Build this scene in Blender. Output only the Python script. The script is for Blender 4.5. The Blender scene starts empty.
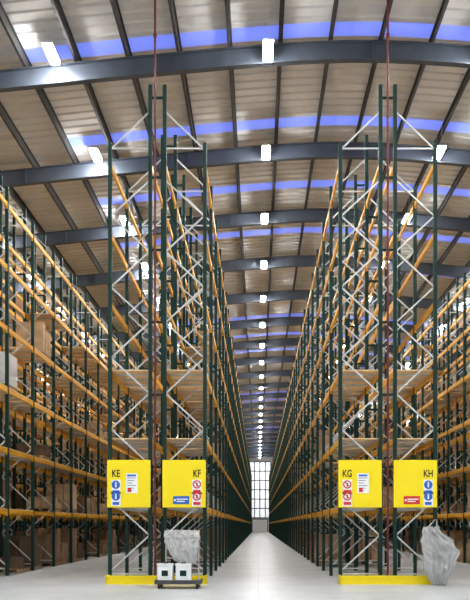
import bpy, math, random
from mathutils import Vector, noise
random.seed(11)
sc=bpy.context.scene
sc.view_settings.view_transform='Standard'
sc.view_settings.look='None'
sc.view_settings.gamma=.92

# ---------------------------------------------------------------- materials
def mat(name,col,rough=.5,metal=0,emit=None,es=0,noise_amt=0,noise_scale=3,alpha=None,bump=0,spec=None):
    m=bpy.data.materials.new(name); m.use_nodes=True
    nt=m.node_tree; b=nt.nodes['Principled BSDF']
    b.inputs['Base Color'].default_value=(*col,1)
    b.inputs['Roughness'].default_value=rough
    b.inputs['Metallic'].default_value=metal
    if spec is not None: b.inputs['Specular IOR Level'].default_value=spec
    if emit:
        b.inputs['Emission Color'].default_value=(*emit,1)
        b.inputs['Emission Strength'].default_value=es
    if noise_amt or bump:
        tc=nt.nodes.new('ShaderNodeTexCoord'); n=nt.nodes.new('ShaderNodeTexNoise')
        n.inputs['Scale'].default_value=noise_scale; n.inputs['Detail'].default_value=4
        nt.links.new(tc.outputs['Object'],n.inputs['Vector'])
        if noise_amt:
            r=nt.nodes.new('ShaderNodeValToRGB')
            r.color_ramp.elements[0].position=.3; r.color_ramp.elements[1].position=.7
            r.color_ramp.elements[0].color=(*[c*(1-noise_amt) for c in col],1)
            r.color_ramp.elements[1].color=(*[min(1,c*(1+noise_amt)) for c in col],1)
            nt.links.new(n.outputs['Fac'],r.inputs['Fac'])
            nt.links.new(r.outputs['Color'],b.inputs['Base Color'])
        if bump:
            bp=nt.nodes.new('ShaderNodeBump'); bp.inputs['Strength'].default_value=bump
            nt.links.new(n.outputs['Fac'],bp.inputs['Height']); nt.links.new(bp.outputs['Normal'],b.inputs['Normal'])
    if alpha is not None: b.inputs['Alpha'].default_value=alpha
    return m
M_GREEN=mat('rack_green_paint',(.004,.030,.022),.5,noise_amt=.15,spec=.3)
M_GALV=mat('galvanised_steel',(.55,.57,.57),.4,.35,noise_amt=.1)
M_BEAM=mat('rack_beam_yellow',(.70,.36,.012),.45,noise_amt=.1)
M_WOOD=mat('chipboard_deck',(.78,.58,.34),.75,noise_amt=.1,noise_scale=5)
M_CARD=mat('cardboard',(.28,.175,.10),.85,noise_amt=.2)
M_CARD2=mat('cardboard_light',(.50,.36,.22),.85,noise_amt=.2)
M_CARD3=mat('cardboard_dark',(.12,.08,.05),.85,noise_amt=.2)
M_WRAP=mat('stretch_wrap',(.66,.68,.69),.3,noise_amt=.1)
M_PALLET=mat('pallet_timber',(.35,.25,.15),.8,noise_amt=.2)
M_YEL=mat('sign_yellow',(.88,.70,.002),.45)
M_BLACK=mat('black_print',(.01,.01,.01),.6)
M_WHITE=mat('white_plastic',(.8,.82,.82),.4)
M_BLUE=mat('sign_blue',(.02,.12,.5),.4)
M_RED=mat('sign_red',(.6,.02,.02),.4)
M_PIPE=mat('sprinkler_red',(.13,.018,.015),.5)
M_RAFT=mat('rafter_bluegrey',(.06,.072,.095),.5,noise_amt=.08)
M_PURL=mat('purlin_steel',(.045,.044,.043),.6)
M_ROOF=mat('roof_liner',(.56,.56,.555),.6,noise_amt=.06,noise_scale=.4)
M_WALL=mat('wall_cladding',(.6,.62,.63),.6,noise_amt=.04)
M_SKY=mat('skylight_blue',(.2,.25,.6),.4,emit=(.14,.21,.82),es=.95)
M_LAMP=mat('lamp_diffuser',(1,1,1),.4,emit=(1,.99,.97),es=290)
M_HOUS=mat('lamp_housing',(.7,.7,.7),.4)
M_WIN=mat('window_daylight',(.7,.75,.8),.2,emit=(.92,.96,1),es=.72)
M_FRAME=mat('window_frame',(.12,.13,.14),.5)
M_RUB=mat('rubber',(.02,.02,.02),.7)
M_DGREY=mat('dark_grey_steel',(.06,.065,.07),.5)
def bag_mat():
    m=bpy.data.materials.new('polythene_film'); m.use_nodes=True
    nt=m.node_tree; b=nt.nodes['Principled BSDF']; out=nt.nodes['Material Output']
    b.inputs['Base Color'].default_value=(.72,.73,.73,1); b.inputs['Roughness'].default_value=.25
    tc=nt.nodes.new('ShaderNodeTexCoord'); mp=nt.nodes.new('ShaderNodeMapping'); mp.inputs['Scale'].default_value=(9,9,2.2)
    n=nt.nodes.new('ShaderNodeTexNoise'); n.inputs['Scale'].default_value=1; n.inputs['Detail'].default_value=3; n.inputs['Distortion'].default_value=.8
    bp=nt.nodes.new('ShaderNodeBump'); bp.inputs['Strength'].default_value=.7; bp.inputs['Distance'].default_value=.08
    nt.links.new(tc.outputs['Object'],mp.inputs['Vector']); nt.links.new(mp.outputs['Vector'],n.inputs['Vector'])
    nt.links.new(n.outputs['Fac'],bp.inputs['Height']); nt.links.new(bp.outputs['Normal'],b.inputs['Normal'])
    tr=nt.nodes.new('ShaderNodeBsdfTranslucent'); tr.inputs['Color'].default_value=(.75,.76,.76,1)
    tp=nt.nodes.new('ShaderNodeBsdfTransparent')
    m1=nt.nodes.new('ShaderNodeMixShader'); m1.inputs[0].default_value=.35
    m2=nt.nodes.new('ShaderNodeMixShader'); m2.inputs[0].default_value=.16
    nt.links.new(b.outputs[0],m1.inputs[1]); nt.links.new(tr.outputs[0],m1.inputs[2])
    nt.links.new(m1.outputs[0],m2.inputs[1]); nt.links.new(tp.outputs[0],m2.inputs[2])
    nt.links.new(m2.outputs[0],out.inputs['Surface'])
    return m
M_BAG=bag_mat()

def floor_mat():
    m=bpy.data.materials.new('polished_concrete'); m.use_nodes=True
    nt=m.node_tree; b=nt.nodes['Principled BSDF']
    tc=nt.nodes.new('ShaderNodeTexCoord')
    n=nt.nodes.new('ShaderNodeTexNoise'); n.inputs['Scale'].default_value=.6; n.inputs['Detail'].default_value=8; n.inputs['Roughness'].default_value=.65
    nt.links.new(tc.outputs['Object'],n.inputs['Vector'])
    r=nt.nodes.new('ShaderNodeValToRGB'); r.color_ramp.elements[0].position=.3; r.color_ramp.elements[1].position=.72
    r.color_ramp.elements[0].color=(.43,.455,.465,1); r.color_ramp.elements[1].color=(.60,.625,.635,1)
    nt.links.new(n.outputs['Fac'],r.inputs['Fac'])
    br=nt.nodes.new('ShaderNodeTexBrick'); br.offset=0; br.inputs['Scale'].default_value=1
    br.inputs['Brick Width'].default_value=6.36; br.inputs['Row Height'].default_value=6.3; br.inputs['Mortar Size'].default_value=.008
    br.inputs['Color1'].default_value=(1,1,1,1); br.inputs['Color2'].default_value=(1,1,1,1); br.inputs['Mortar'].default_value=(.6,.6,.6,1)
    nt.links.new(tc.outputs['Object'],br.inputs['Vector'])
    mx=nt.nodes.new('ShaderNodeMix'); mx.data_type='RGBA'; mx.blend_type='MULTIPLY'; mx.inputs[0].default_value=1
    nt.links.new(r.outputs['Color'],mx.inputs[6]); nt.links.new(br.outputs['Color'],mx.inputs[7])
    nt.links.new(mx.outputs[2],b.inputs['Base Color'])
    b.inputs['Roughness'].default_value=.38
    b.inputs['Specular IOR Level'].default_value=.3
    return m
M_FLOOR=floor_mat()

# ---------------------------------------------------------------- mesh builder
class MB:
    def __init__(s): s.v=[];s.f=[];s.mi=[];s.mats=[]
    def m(s,mt):
        if mt not in s.mats: s.mats.append(mt)
        return s.mats.index(mt)
    def box(s,x0,x1,y0,y1,z0,z1,mt):
        k=len(s.v); i=s.m(mt)
        s.v+=[(x0,y0,z0),(x1,y0,z0),(x1,y1,z0),(x0,y1,z0),(x0,y0,z1),(x1,y0,z1),(x1,y1,z1),(x0,y1,z1)]
        for f in [(0,3,2,1),(4,5,6,7),(0,1,5,4),(1,2,6,5),(2,3,7,6),(3,0,4,7)]:
            s.f.append(tuple(k+a for a in f)); s.mi.append(i)
    def bar(s,p,q,w,t,mt):
        p=Vector(p);q=Vector(q);d=(q-p).normalized()
        up=Vector((0,1,0)) if abs(d.y)<.9 else Vector((0,0,1))
        a=d.cross(up).normalized()*w/2; b=d.cross(a).normalized()*t/2
        k=len(s.v); i=s.m(mt)
        for o in (p,q):
            for c in (-a-b,a-b,a+b,-a+b): s.v.append(tuple(o+c))
        for f in [(0,3,2,1),(4,5,6,7),(0,1,5,4),(1,2,6,5),(2,3,7,6),(3,0,4,7)]:
            s.f.append(tuple(k+a_ for a_ in f)); s.mi.append(i)
    def cyl(s,p,q,r,mt,n=12,r2=None):
        p=Vector(p);q=Vector(q);d=(q-p).normalized(); r2=r if r2 is None else r2
        up=Vector((0,0,1)) if abs(d.z)<.9 else Vector((1,0,0))
        a=d.cross(up).normalized(); b=d.cross(a).normalized(); k=len(s.v); i=s.m(mt)
        for o,rr in ((p,r),(q,r2)):
            for j in range(n):
                t=2*math.pi*j/n; s.v.append(tuple(o+a*math.cos(t)*rr+b*math.sin(t)*rr))
        for j in range(n):
            s.f.append((k+j,k+(j+1)%n,k+n+(j+1)%n,k+n+j)); s.mi.append(i)
        s.f.append(tuple(k+j for j in reversed(range(n)))); s.mi.append(i)
        s.f.append(tuple(k+n+j for j in range(n))); s.mi.append(i)
    def obj(s,name,parent=None,loc=(0,0,0),bevel=0,smooth=False):
        me=bpy.data.meshes.new(name); me.from_pydata(s.v,[],s.f)
        for mt in s.mats: me.materials.append(mt)
        me.polygons.foreach_set('material_index',s.mi)
        if smooth: me.polygons.foreach_set('use_smooth',[True]*len(s.f))
        me.update()
        o=bpy.data.objects.new(name,me); sc.collection.objects.link(o); o.location=loc
        if parent: o.parent=parent
        if bevel:
            b=o.modifiers.new('bevel','BEVEL'); b.width=bevel; b.segments=2
        return o
def empty(name,loc=(0,0,0)):
    e=bpy.data.objects.new(name,None); e.location=loc; e.empty_display_size=.3; sc.collection.objects.link(e); return e

# ---------------------------------------------------------------- shell
XL,XR,Y0,Y1=-26,26,-6,168
RID=3.2
def drop(x): return .108*(math.sqrt((x-RID)**2+9)-3)
def zroof(x): return 17.15-drop(x)
mb=MB(); mb.box(XL-.2,XR+.2,Y0,Y1+.2,-.2,0,M_FLOOR); mb.obj('floor')
# ribbed liner ceiling
mb=MB(); i=mb.m(M_ROOF); xs=[XL+(XR-XL)*k/40 for k in range(41)]
ys=[];y=Y0
while y<Y1+.3:
    ys+=[(y,0),(y+.30,0),(y+.34,.05),(y+.41,.05)]; y+=.45
for (yy,dz) in ys:
    for x in xs: mb.v.append((x,yy,zroof(x)+dz))
n=len(xs)
for a in range(len(ys)-1):
    for b in range(n-1):
        mb.f.append((a*n+b,a*n+b+1,(a+1)*n+b+1,(a+1)*n+b)); mb.mi.append(i)
mb.obj('ceiling')
# walls
mb=MB(); mb.box(XL-.2,XL,Y0,Y1,0,zroof(XL)+.1,M_WALL)
for k in range(87): mb.box(XL,XL+.04,Y0+k*2,Y0+k*2+.3,0,zroof(XL)-.05,M_WALL)
mb.obj('wall_left')
mb=MB(); mb.box(XR,XR+.2,Y0,Y1,0,zroof(XR)+.1,M_WALL)
for k in range(87): mb.box(XR-.04,XR,Y0+k*2,Y0+k*2+.3,0,zroof(XR)-.05,M_WALL)
mb.obj('wall_right')
mb=MB()
for k in range(52):
    x0=XL+k; zt=min(zroof(x0),zroof(x0+1))+.12
    mb.box(x0,x0+.97,Y1,Y1+.2,0,zt,M_WALL); mb.box(x0+.97,x0+1,Y1+.03,Y1+.2,0,zt,M_WALL)
mb.obj('wall_back')
wn=1
for cx in (-5.96,.3,6.75):
    e=empty('window_%d'%wn,(cx,Y1-.08,0)); wn+=1
    g=MB(); g.box(-2.4,2.4,.0,.03,3.2,15.6,M_WIN); g.obj('glazing',e)
    g=MB()
    for k in range(5): g.box(-2.4+k*1.2-.11,-2.4+k*1.2+.11,-.06,.0,3.2,15.6,M_FRAME)
    for k in range(7): g.box(-2.45,2.45,-.06,.0,3.2+k*2.06-.11,3.2+k*2.06+.11,M_FRAME)
    g.obj('mullions',e)
e=empty('door_1',(.3,Y1-.06,0))
g=MB()
for k in range(14): g.box(-1.6,1.6,-.02 if k%2 else 0,.05,k*.2,k*.2+.19,M_WHITE)
g.box(-1.75,-1.6,-.05,.05,0,2.9,M_FRAME); g.box(1.6,1.75,-.05,.05,0,2.9,M_FRAME); g.box(-1.75,1.75,-.05,.05,2.8,2.95,M_FRAME)
g.obj('roller_shutter',e)

# portal frames
NF=28; BAY=6.3; F0=23.8-4*BAY
zf=lambda x:16.10-drop(x)
def portal():
    mb=MB()
    N=52; xs=[XL+.3+(XR-XL-.6)*k/N for k in range(N+1)]
    def strip(y0,y1,lo,hi):
        k=len(mb.v); i=mb.m(M_RAFT)
        for x in xs:
            z=zf(x); mb.v.extend([(x,y0,z+lo),(x,y1,z+lo),(x,y1,z+hi),(x,y0,z+hi)])
        for a in range(N):
            p=k+a*4;q=p+4
            for c in range(4):
                mb.f.append((p+c,p+(c+1)%4,q+(c+1)%4,q+c)); mb.mi.append(i)
    strip(-.11,.11,0.04,.07); strip(-.11,.11,.60,.63); strip(-.012,.012,.07,.60)
    for x in (-15.3,-9.2,-2.8,3.57,9.9,16.2):
        z=zf(x); mb.box(x-.012,x+.012,-.10,.10,z+.07,z+.60,M_RAFT)
    for sx in (XL+.3,XR-.7):
        mb.box(sx,sx+.4,-.14,-.11,0,zf(sx)+.3,M_RAFT);mb.box(sx,sx+.4,.11,.14,0,zf(sx)+.3,M_RAFT);mb.box(sx+.18,sx+.22,-.11,.11,0,zf(sx)+.3,M_RAFT)
    return mb
po=portal().obj('portal_frame',None,(0,F0,0))
for k in range(1,NF):
    if F0+k*BAY<Y1-.3:
        o=bpy.data.objects.new('portal_frame',po.data); o.location=(0,F0+k*BAY,0); sc.collection.objects.link(o)
# purlins
mb=MB(); x=XL+1.1
while x<XR-.5:
    z=zroof(x); 
    mb.box(x-.012,x+.012,Y0,Y1-.1,z-.30,z-.02,M_PURL)
    mb.box(x-.07,x+.07,Y0,Y1-.1,z-.04,z-.02,M_PURL); mb.box(x-.07,x+.012,Y0,Y1-.1,z-.32,z-.30,M_PURL)
    x+=1.6
mb.obj('roof_purlins')
# roof skylights
for k in range(-4,28):
    y=23.8+k*5.4
    if y>Y1-2 or y<Y0+1: continue
    mb=MB(); i=mb.m(M_SKY); X=[-7.5+21*j/28 for j in range(29)]
    for x in X:
        z=zroof(x)-.012; mb.v+= [(x,y-.34,z),(x,y+.34,z)]
    for j in range(28):
        mb.f.append((2*j,2*j+1,2*j+3,2*j+2)); mb.mi.append(i)
    mb.obj('roof_skylight')

# ---------------------------------------------------------------- lamps
def lamp_mesh(wl):
    mb=MB()
    mb.box(-.16,.16,-.50,.50,.07,.11,M_HOUS)
    mb.box(-.07,.07,-.4,.4,.11,.17,M_HOUS)
    mb.box(-.13,.13,-.46,.46,0,.07,M_LAMP)
    for y in (-.4,.4): mb.bar((0,y,.1),(0,y,wl),.010,.010,M_HOUS)
    return mb
for x in (-19,-12.6,-6.27,.29,6.97,13.2,19.5):
    lm=None; z=min(15.9,zroof(x)-.6)
    for k in range(-4,23):
        y=23.0+k*BAY
        if y<-4 or y>Y1-2: continue
        if lm is None:
            o=lamp_mesh(zroof(x)-z-.02).obj('highbay_lamp',None,(x,y,z)); lm=o.data
        else:
            o=bpy.data.objects.new('highbay_lamp',lm); o.location=(x,y,z); sc.collection.objects.link(o)

# ---------------------------------------------------------------- racking
YR=21.0; BL=2.7; NB=53
LEV=[2.08,3.98,5.88,7.78,9.70,11.65]
OX,IX=1.31,.20
def frame_mesh():
    mb=MB()
    for s in (-1,1):
        for xx,h in ((s*OX,12.15),(s*IX,13.75)):
            mb.box(xx-.05,xx+.05,-.045,-.03,0,h,M_GREEN)
            mb.box(xx-.05,xx-.035,-.03,.045,0,h,M_GREEN); mb.box(xx+.035,xx+.05,-.03,.045,0,h,M_GREEN)
            mb.box(xx-.09,xx+.09,-.09,.09,0,.015,M_GALV)
        a,b=s*(OX-.04),s*(IX+.04); z=.35; side=0
        mb.bar((a,0,.25),(b,0,.25),.04,.035,M_GALV)
        while z+.98<12.1:
            p,q=(a,b) if side==0 else (b,a)
            mb.bar((p,0,z),(q,0,z+.95),.04,.035,M_GALV); z+=.98; side=1-side
        mb.bar((a,0,12.0),(b,0,12.0),.04,.035,M_GALV)
        mb.bar((a,0,12.0),(b,0,13.0),.04,.035,M_GALV)
    for z in (1.2,3.2,5.2,7.2,9.2,11.2,13.4): mb.bar((-IX,0,z),(IX,0,z),.06,.04,M_GREEN)
    return mb
def beam_mesh():
    mb=MB()
    for z in LEV:
        for x in (-OX,-IX,IX,OX):
            mb.box(x-.028,x+.028,.06,BL-.06,z-.14,z,M_BEAM)
            for y0 in (.045,BL-.055): mb.box(x-.034,x+.034,y0,y0+.012,z-.2,z+.03,M_BEAM)
    return mb
fm=frame_mesh(); bm_=beam_mesh()
def stack(mb,x,y,z,kind,h,w=1.0,d=1.05):
    for k in range(5): mb.box(x-w/2,x+w/2,y-d/2+k*(d-.1)/4,y-d/2+k*(d-.1)/4+.1,z+.12,z+.145,M_PALLET)
    for k in (-1,0,1): mb.box(x+k*(w/2-.06)-.05,x+k*(w/2-.06)+.05,y-d/2,y+d/2,z+.003,z+.12,M_PALLET)
    z+=.147
    if kind==2:
        mb.box(x-w/2+.02,x+w/2-.02,y-d/2+.02,y+d/2-.02,z,z+h,M_WRAP)
        for k in range(int(h/.12)): mb.box(x-w/2+.012,x+w/2-.012,y-d/2+.012,y+d/2-.012,z+k*.12+.02,z+k*.12+.07,M_WRAP)
        return
    ch=random.choice((.22,.30,.36)); nx=random.choice((2,2,3)); ny=random.choice((2,3))
    n=max(1,int(h/ch)); m=(M_CARD,M_CARD2,None,M_CARD3)[kind]
    for k in range(n):
        for a in range(nx):
            for b in range(ny):
                if k==n-1 and random.random()<.3: continue
                j=random.uniform(0,.02)
                mb.box(x-w/2+a*w/nx+.01+j,x-w/2+(a+1)*w/nx-.01,y-d/2+b*d/ny+.01+j,y-d/2+(b+1)*d/ny-.01,z+k*ch,z+k*ch+ch-.006,m)
ROWS=[-2.79,3.57,-9.15,9.93,-15.5,16.3,-21.9]
for ri,cx in enumerate(ROWS):
    e=empty('pallet_racking',(cx,YR,0))
    o=fm.obj('upright_frames',e) if ri==0 else bpy.data.objects.new('upright_frames',fdat)
    if ri==0: fdat=o.data
    else: sc.collection.objects.link(o); o.parent=e
    a=o.modifiers.new('array','ARRAY'); a.use_relative_offset=False; a.use_constant_offset=True; a.constant_offset_displace=(0,BL,0); a.count=NB+1
    o=bm_.obj('load_beams',e) if ri==0 else bpy.data.objects.new('load_beams',bdat)
    if ri==0: bdat=o.data
    else: sc.collection.objects.link(o); o.parent=e
    a=o.modifiers.new('array','ARRAY'); a.use_relative_offset=False; a.use_constant_offset=True; a.constant_offset_displace=(0,BL,0); a.count=NB
    dk=MB(); gd=MB()
    for b in range(NB):
        for li,z in enumerate(LEV):
            for s in (-1,1):
                if ri<2:
                    pr=[.5,.35,.35,.12,.06,0][li]
                    has = (li in (1,2)) if b<2 else random.random()<pr
                    if b<2 and li==0: has=True
                else:
                    pr=[.95,.95,.92,.55,.3,.08][li]; has=random.random()<pr
                x0,x1=sorted((s*(IX-.02),s*(OX+.02)))
                if has:
                    dk.box(x0,x1,.09+b*BL,(b+1)*BL-.09,z+.002,z+.03,M_WOOD)
                    for yy in (.6,1.35,2.1): dk.box(x0+.06,x1-.06,b*BL+yy-.03,b*BL+yy+.03,z-.05,z,M_GALV)
                    if b>=2:
                        for yy in (.72,1.98):
                            if random.random()<([.45,.2,.14,.12,.1,.05][li]):
                                stack(gd,s*(OX+IX)/2,b*BL+yy,z+.032,random.choice((0,0,1,1,1,3,2) if b>8 else (0,1,1,3)),random.uniform(.4,1.2))
        for s in (-1,1):
            for yy in (.72,1.98):
                if (b>=3 or ri>=2) and random.random()<.7:
                    stack(gd,s*(OX+IX)/2,b*BL+yy,0,random.choice((0,0,3,1)),random.uniform(.6,1.5))
    if ri==2:
        stack(gd,(OX+IX)/2,3.42,LEV[2]+.032,2,1.0)
    dk.obj('shelf_decking',e); gd.obj('pallet_loads',e)

# ---------------------------------------------------------------- sprinkler risers
for cx in (-2.84,3.55):
    mb=MB(); mb.cyl((0,0,0.0),(0,0,zroof(cx)-.1),.03,M_PIPE,10)
    for z in (.01,3.0,6.0,9.0,12.0,15.0): mb.cyl((0,0,z),(0,0,z+.09),.05,M_PIPE,10)
    mb.obj('sprinkler_riser',None,(cx,YR-.13,0),smooth=False)

# ---------------------------------------------------------------- end barriers
for cx in (-2.76,3.55):
    mb=MB()
    mb.box(-1.34,1.34,0,.02,0.0,.24,M_YEL); mb.box(-1.34,1.34,0.02,.22,0,.02,M_YEL); mb.box(-1.34,1.34,-.03,.0,.19,.24,M_YEL)
    for x in (-1.3,-.7,0,.7,1.3): mb.box(x-.03,x+.03,.02,.2,.02,.2,M_YEL)
    for s in (-1,1): mb.box(s*1.34-.02,s*1.34+.02,0,.4,0,.24,M_YEL)
    mb.obj('rack_end_barrier',None,(cx,YR-.55,0))

# ---------------------------------------------------------------- aisle signs
def text(t,size,parent,loc,m):
    c=bpy.data.curves.new('lettering','FONT'); c.body=t; c.size=size; c.extrude=.002; c.align_x='CENTER'; c.align_y='CENTER'; c.offset=.005
    c.materials.append(m)
    o=bpy.data.objects.new('lettering',c); o.location=loc; o.rotation_euler=(math.pi/2,0,0); o.scale=(.72,1,1); o.parent=parent; sc.collection.objects.link(o)
def disc(mb,x,z,r,mt,y,n=28):
    mb.cyl((x,y,z),(x,y-.003,z),r,mt,n)
def px(X): return (X-258.5)/36.36
def sign(xl,xr,t,kind):
    cx=(px(xl)+px(xr))/2; w=(px(xr)-px(xl)); h=1.3
    e=empty('aisle_sign',(cx,YR-.22,2.08))
    mb=MB(); mb.box(-w/2,w/2,0,.02,0,h,M_YEL)
    for a in (-w/2,w/2-.03): mb.box(a,a+.03,.02,.05,0,h,M_YEL)
    mb.box(-w/2,w/2,.02,.05,0,.03,M_YEL); mb.box(-w/2,w/2,.02,.05,h-.03,h,M_YEL)
    mb.obj('panel',e)
    mb=MB(); 
    for z in (.3,1.0): mb.box(-w/2,w/2,.05,.16,z,z+.05,M_GALV)
    mb.obj('brackets',e)
    s=MB(); Y=-.002
    def ped(x,z):
        s.box(x-.13,x+.13,Y-.002,0,z-.22,z+.18,M_WHITE); disc(s,x,z+.04,.115,M_BLUE,Y-.002)
        disc(s,x,z+.10,.022,M_WHITE,Y-.005,12); s.box(x-.02,x+.02,Y-.01,Y-.002,z-.03,z+.075,M_WHITE)
        s.box(x-.09,x+.09,Y-.008,Y-.002,z-.19,z-.11,M_BLUE)
    def noe(x,z):
        s.box(x-.13,x+.13,Y-.002,0,z-.24,z+.16,M_WHITE); disc(s,x,z+.03,.115,M_RED,Y-.002); disc(s,x,z+.03,.08,M_WHITE,Y-.005)
        s.bar((x-.075,Y-.009,z+.105),(x+.075,Y-.009,z-.045),.025,.002,M_RED)
        disc(s,x,z+.065,.02,M_BLACK,Y-.008,12); s.box(x-.018,x+.018,Y-.009,Y-.002,z-.03,z+.045,M_BLACK)
        s.box(x-.10,x+.10,Y-.008,Y-.002,z-.2,z-.12,M_RED)
    def notice(x,z):
        s.box(x-.16,x+.16,Y-.002,0,z-.27,z+.27,M_WHITE)
        for k in range(6): s.box(x-.12,x+.12-(k%3)*.05,Y-.004,Y-.002,z+.14-k*.07,z+.155-k*.07,M_DGREY)
        s.box(x-.12,x+.12,Y-.005,Y-.002,z+.19,z+.24,M_BLUE); s.box(x-.11,x-.01,Y-.005,Y-.002,z-.24,z-.12,M_RED)
    def plate(x,z,m):
        s.box(x-.22,x+.22,Y-.002,0,z-.11,z+.11,m); s.box(x-.12,x+.18,Y-.005,Y-.002,z+.01,z+.04,M_WHITE); s.box(x-.12,x+.1,Y-.005,Y-.002,z-.05,z-.02,M_WHITE)
        disc(s,x-.17,z,.03,M_WHITE,Y-.003,12)
    if kind==0: text(t,.27,e,(-w/2+.24,-.004,.92),M_BLACK); ped(-w/2+.24,.58); ped(-w/2+.24,.26); notice(.08,.66)
    if kind==1: text(t,.27,e,(w/2-.24,-.004,.92),M_BLACK); noe(w/2-.24,.60); noe(w/2-.24,.27); plate(-.08,.2,M_BLUE)
    if kind==2: text(t,.27,e,(-w/2+.24,-.004,.92),M_BLACK); noe(-w/2+.24,.60); noe(-w/2+.24,.27); notice(.08,.66)
    if kind==3: text(t,.27,e,(w/2-.24,-.004,.92),M_BLACK); ped(w/2-.24,.58); ped(w/2-.24,.26); plate(-.1,.2,M_RED)
    s.obj('stickers',e)
sign(108,151,'KE',0); sign(163,206,'KF',1); sign(338,381,'KG',2); sign(393,436,'KH',3)

# ---------------------------------------------------------------- draped polythene
def sheet_bag(mb,cy,prof,seed,mt,depth=.13,folds=7,amp=.05):
    N=90;R=70; i=mb.m(mt); prof=sorted(prof); z0,z1=prof[0][0],prof[-1][0]
    for r in range(R+1):
        t=r/R; z=z0+(z1-z0)*t
        for j in range(len(prof)-1):
            if prof[j][0]<=z<=prof[j+1][0]+1e-6:
                u=(z-prof[j][0])/(prof[j+1][0]-prof[j][0]); xl=prof[j][1]*(1-u)+prof[j+1][1]*u; xr=prof[j][2]*(1-u)+prof[j+1][2]*u; break
        for a in range(N):
            th=2*math.pi*a/N; c=math.cos(th); s=math.sin(th)
            u=(c+1)/2
            q=u*folds+.9*noise.noise(Vector((u*2,t*1.6,seed)))+ (0 if s<0 else 3.3)
            fold=abs((q%1)-.5)*2
            crumple=1-2*abs(noise.noise(Vector((u*4+seed,t*6+u*3,(1 if s<0 else -1)*seed))))
            dd=depth*(.35+.65*math.sin(math.pi*min(1,.15+.8*(1-t))))
            ex=.05*noise.noise(Vector((t*7,seed,c)))
            y=cy+math.copysign(abs(s)**.6,s)*(dd+amp*(fold-.5)*1.8+amp*1.3*(crumple-.5))
            zz=z+(.05*noise.noise(Vector((u*5,seed,0)))+.05*(fold-.5))*(1-t)**2*1.2+.06*(fold-.5)*max(0,t-.9)*10
            mb.v.append(((xl+xr)/2+c*(xr-xl)/2*(1+.06*fold)+ex,y,max(.012,zz)))
    for r in range(R):
        for a in range(N):
            mb.f.append((r*N+a,r*N+(a+1)%N,(r+1)*N+(a+1)%N,(r+1)*N+a)); mb.mi.append(i)
    mb.f.append(tuple(reversed(range(N)))); mb.mi.append(i)
# ---------------------------------------------------------------- trolley
e=empty('cleaning_trolley',(-2.02,19.3,0))
mb=MB()
mb.box(-.56,.56,-.3,.35,.13,.18,M_DGREY); mb.box(-.58,.58,-.33,-.29,.12,.22,M_DGREY); mb.box(-.58,-.54,-.3,.35,.12,.22,M_DGREY); mb.box(.54,.58,-.3,.35,.12,.22,M_DGREY)
mb.obj('platform',e)
mb=MB()
for x in (-.48,.48):
    for y in (-.24,.28):
        mb.cyl((x-.025,y,.065),(x+.025,y,.065),.065,M_RUB,18); mb.box(x-.035,x+.035,y-.02,y+.02,.09,.13,M_GALV)
mb.obj('castors',e)
for nm,x in (('container_1',-.33),('container_2',.13)):
    mb=MB(); mb.box(x-.19,x+.19,-.25,.05,.185,.58,M_WHITE); mb.obj(nm,e,bevel=.03)
    mb=MB(); mb.box(x-.2,x+.2,-.26,.06,.58,.63,M_WHITE); mb.box(x-.08,x+.08,-.257,-.252,.32,.46,M_GREEN); mb.box(x-.06,x+.06,-.12,-.08,.63,.67,M_DGREY); mb.obj(nm+'_lid',e,bevel=.008)
mb=MB()
for x in (-.36,.48): mb.cyl((x,.28,.18),(x,.28,1.45),.02,M_GALV)
for z in (.75,1.45): mb.cyl((-.36,.28,z),(.48,.28,z),.02,M_GALV)
for x in (-.36,.48): mb.cyl((x,.28,1.3),(x,-.05,1.3),.018,M_GALV)
mb.cyl((-.36,-.05,1.3),(.48,-.05,1.3),.018,M_GALV)
mb.obj('handle_frame',e)
mb=MB(); sheet_bag(mb,.12,[(.60,.02,.42),(.72,-.14,.44),(1.0,-.30,.47),(1.3,-.38,.50),(1.46,-.36,.50)],3.1,M_BAG,.20,6,.05); mb.obj('waste_sack',e,smooth=True)
# polythene bag tied to the right end upright, its foot on the floor
mb=MB(); sheet_bag(mb,20.12,[(.02,4.66,4.94),(.18,4.48,5.02),(.45,4.38,5.14),(.88,4.34,5.30),(1.2,4.30,5.10),(1.40,4.34,4.84),(1.55,4.36,4.76)],8.3,M_BAG,.20,6,.09)
mb.bar((4.45,20.12,1.50),(4.86,20.92,1.75),.03,.02,M_BAG); mb.bar((4.72,20.12,1.50),(4.90,20.92,1.75),.03,.02,M_BAG)
mb.obj('polythene_waste_bag',smooth=True)

# ---------------------------------------------------------------- world / camera
w=bpy.data.worlds.new('World'); sc.world=w; w.use_nodes=True
w.node_tree.nodes['Background'].inputs[0].default_value=(.95,.97,1,1)
w.node_tree.nodes['Background'].inputs[1].default_value=1.0
cam=bpy.data.cameras.new('camera'); co=bpy.data.objects.new('camera',cam); sc.collection.objects.link(co)
co.location=(0,0,1.6); co.rotation_euler=(math.pi/2,0,0)
cam.sensor_fit='HORIZONTAL'; cam.sensor_width=36; cam.lens=760/470*36
cam.shift_x=-23.5/470; cam.shift_y=225/470; cam.clip_end=500; cam.clip_start=.1
sc.camera=co
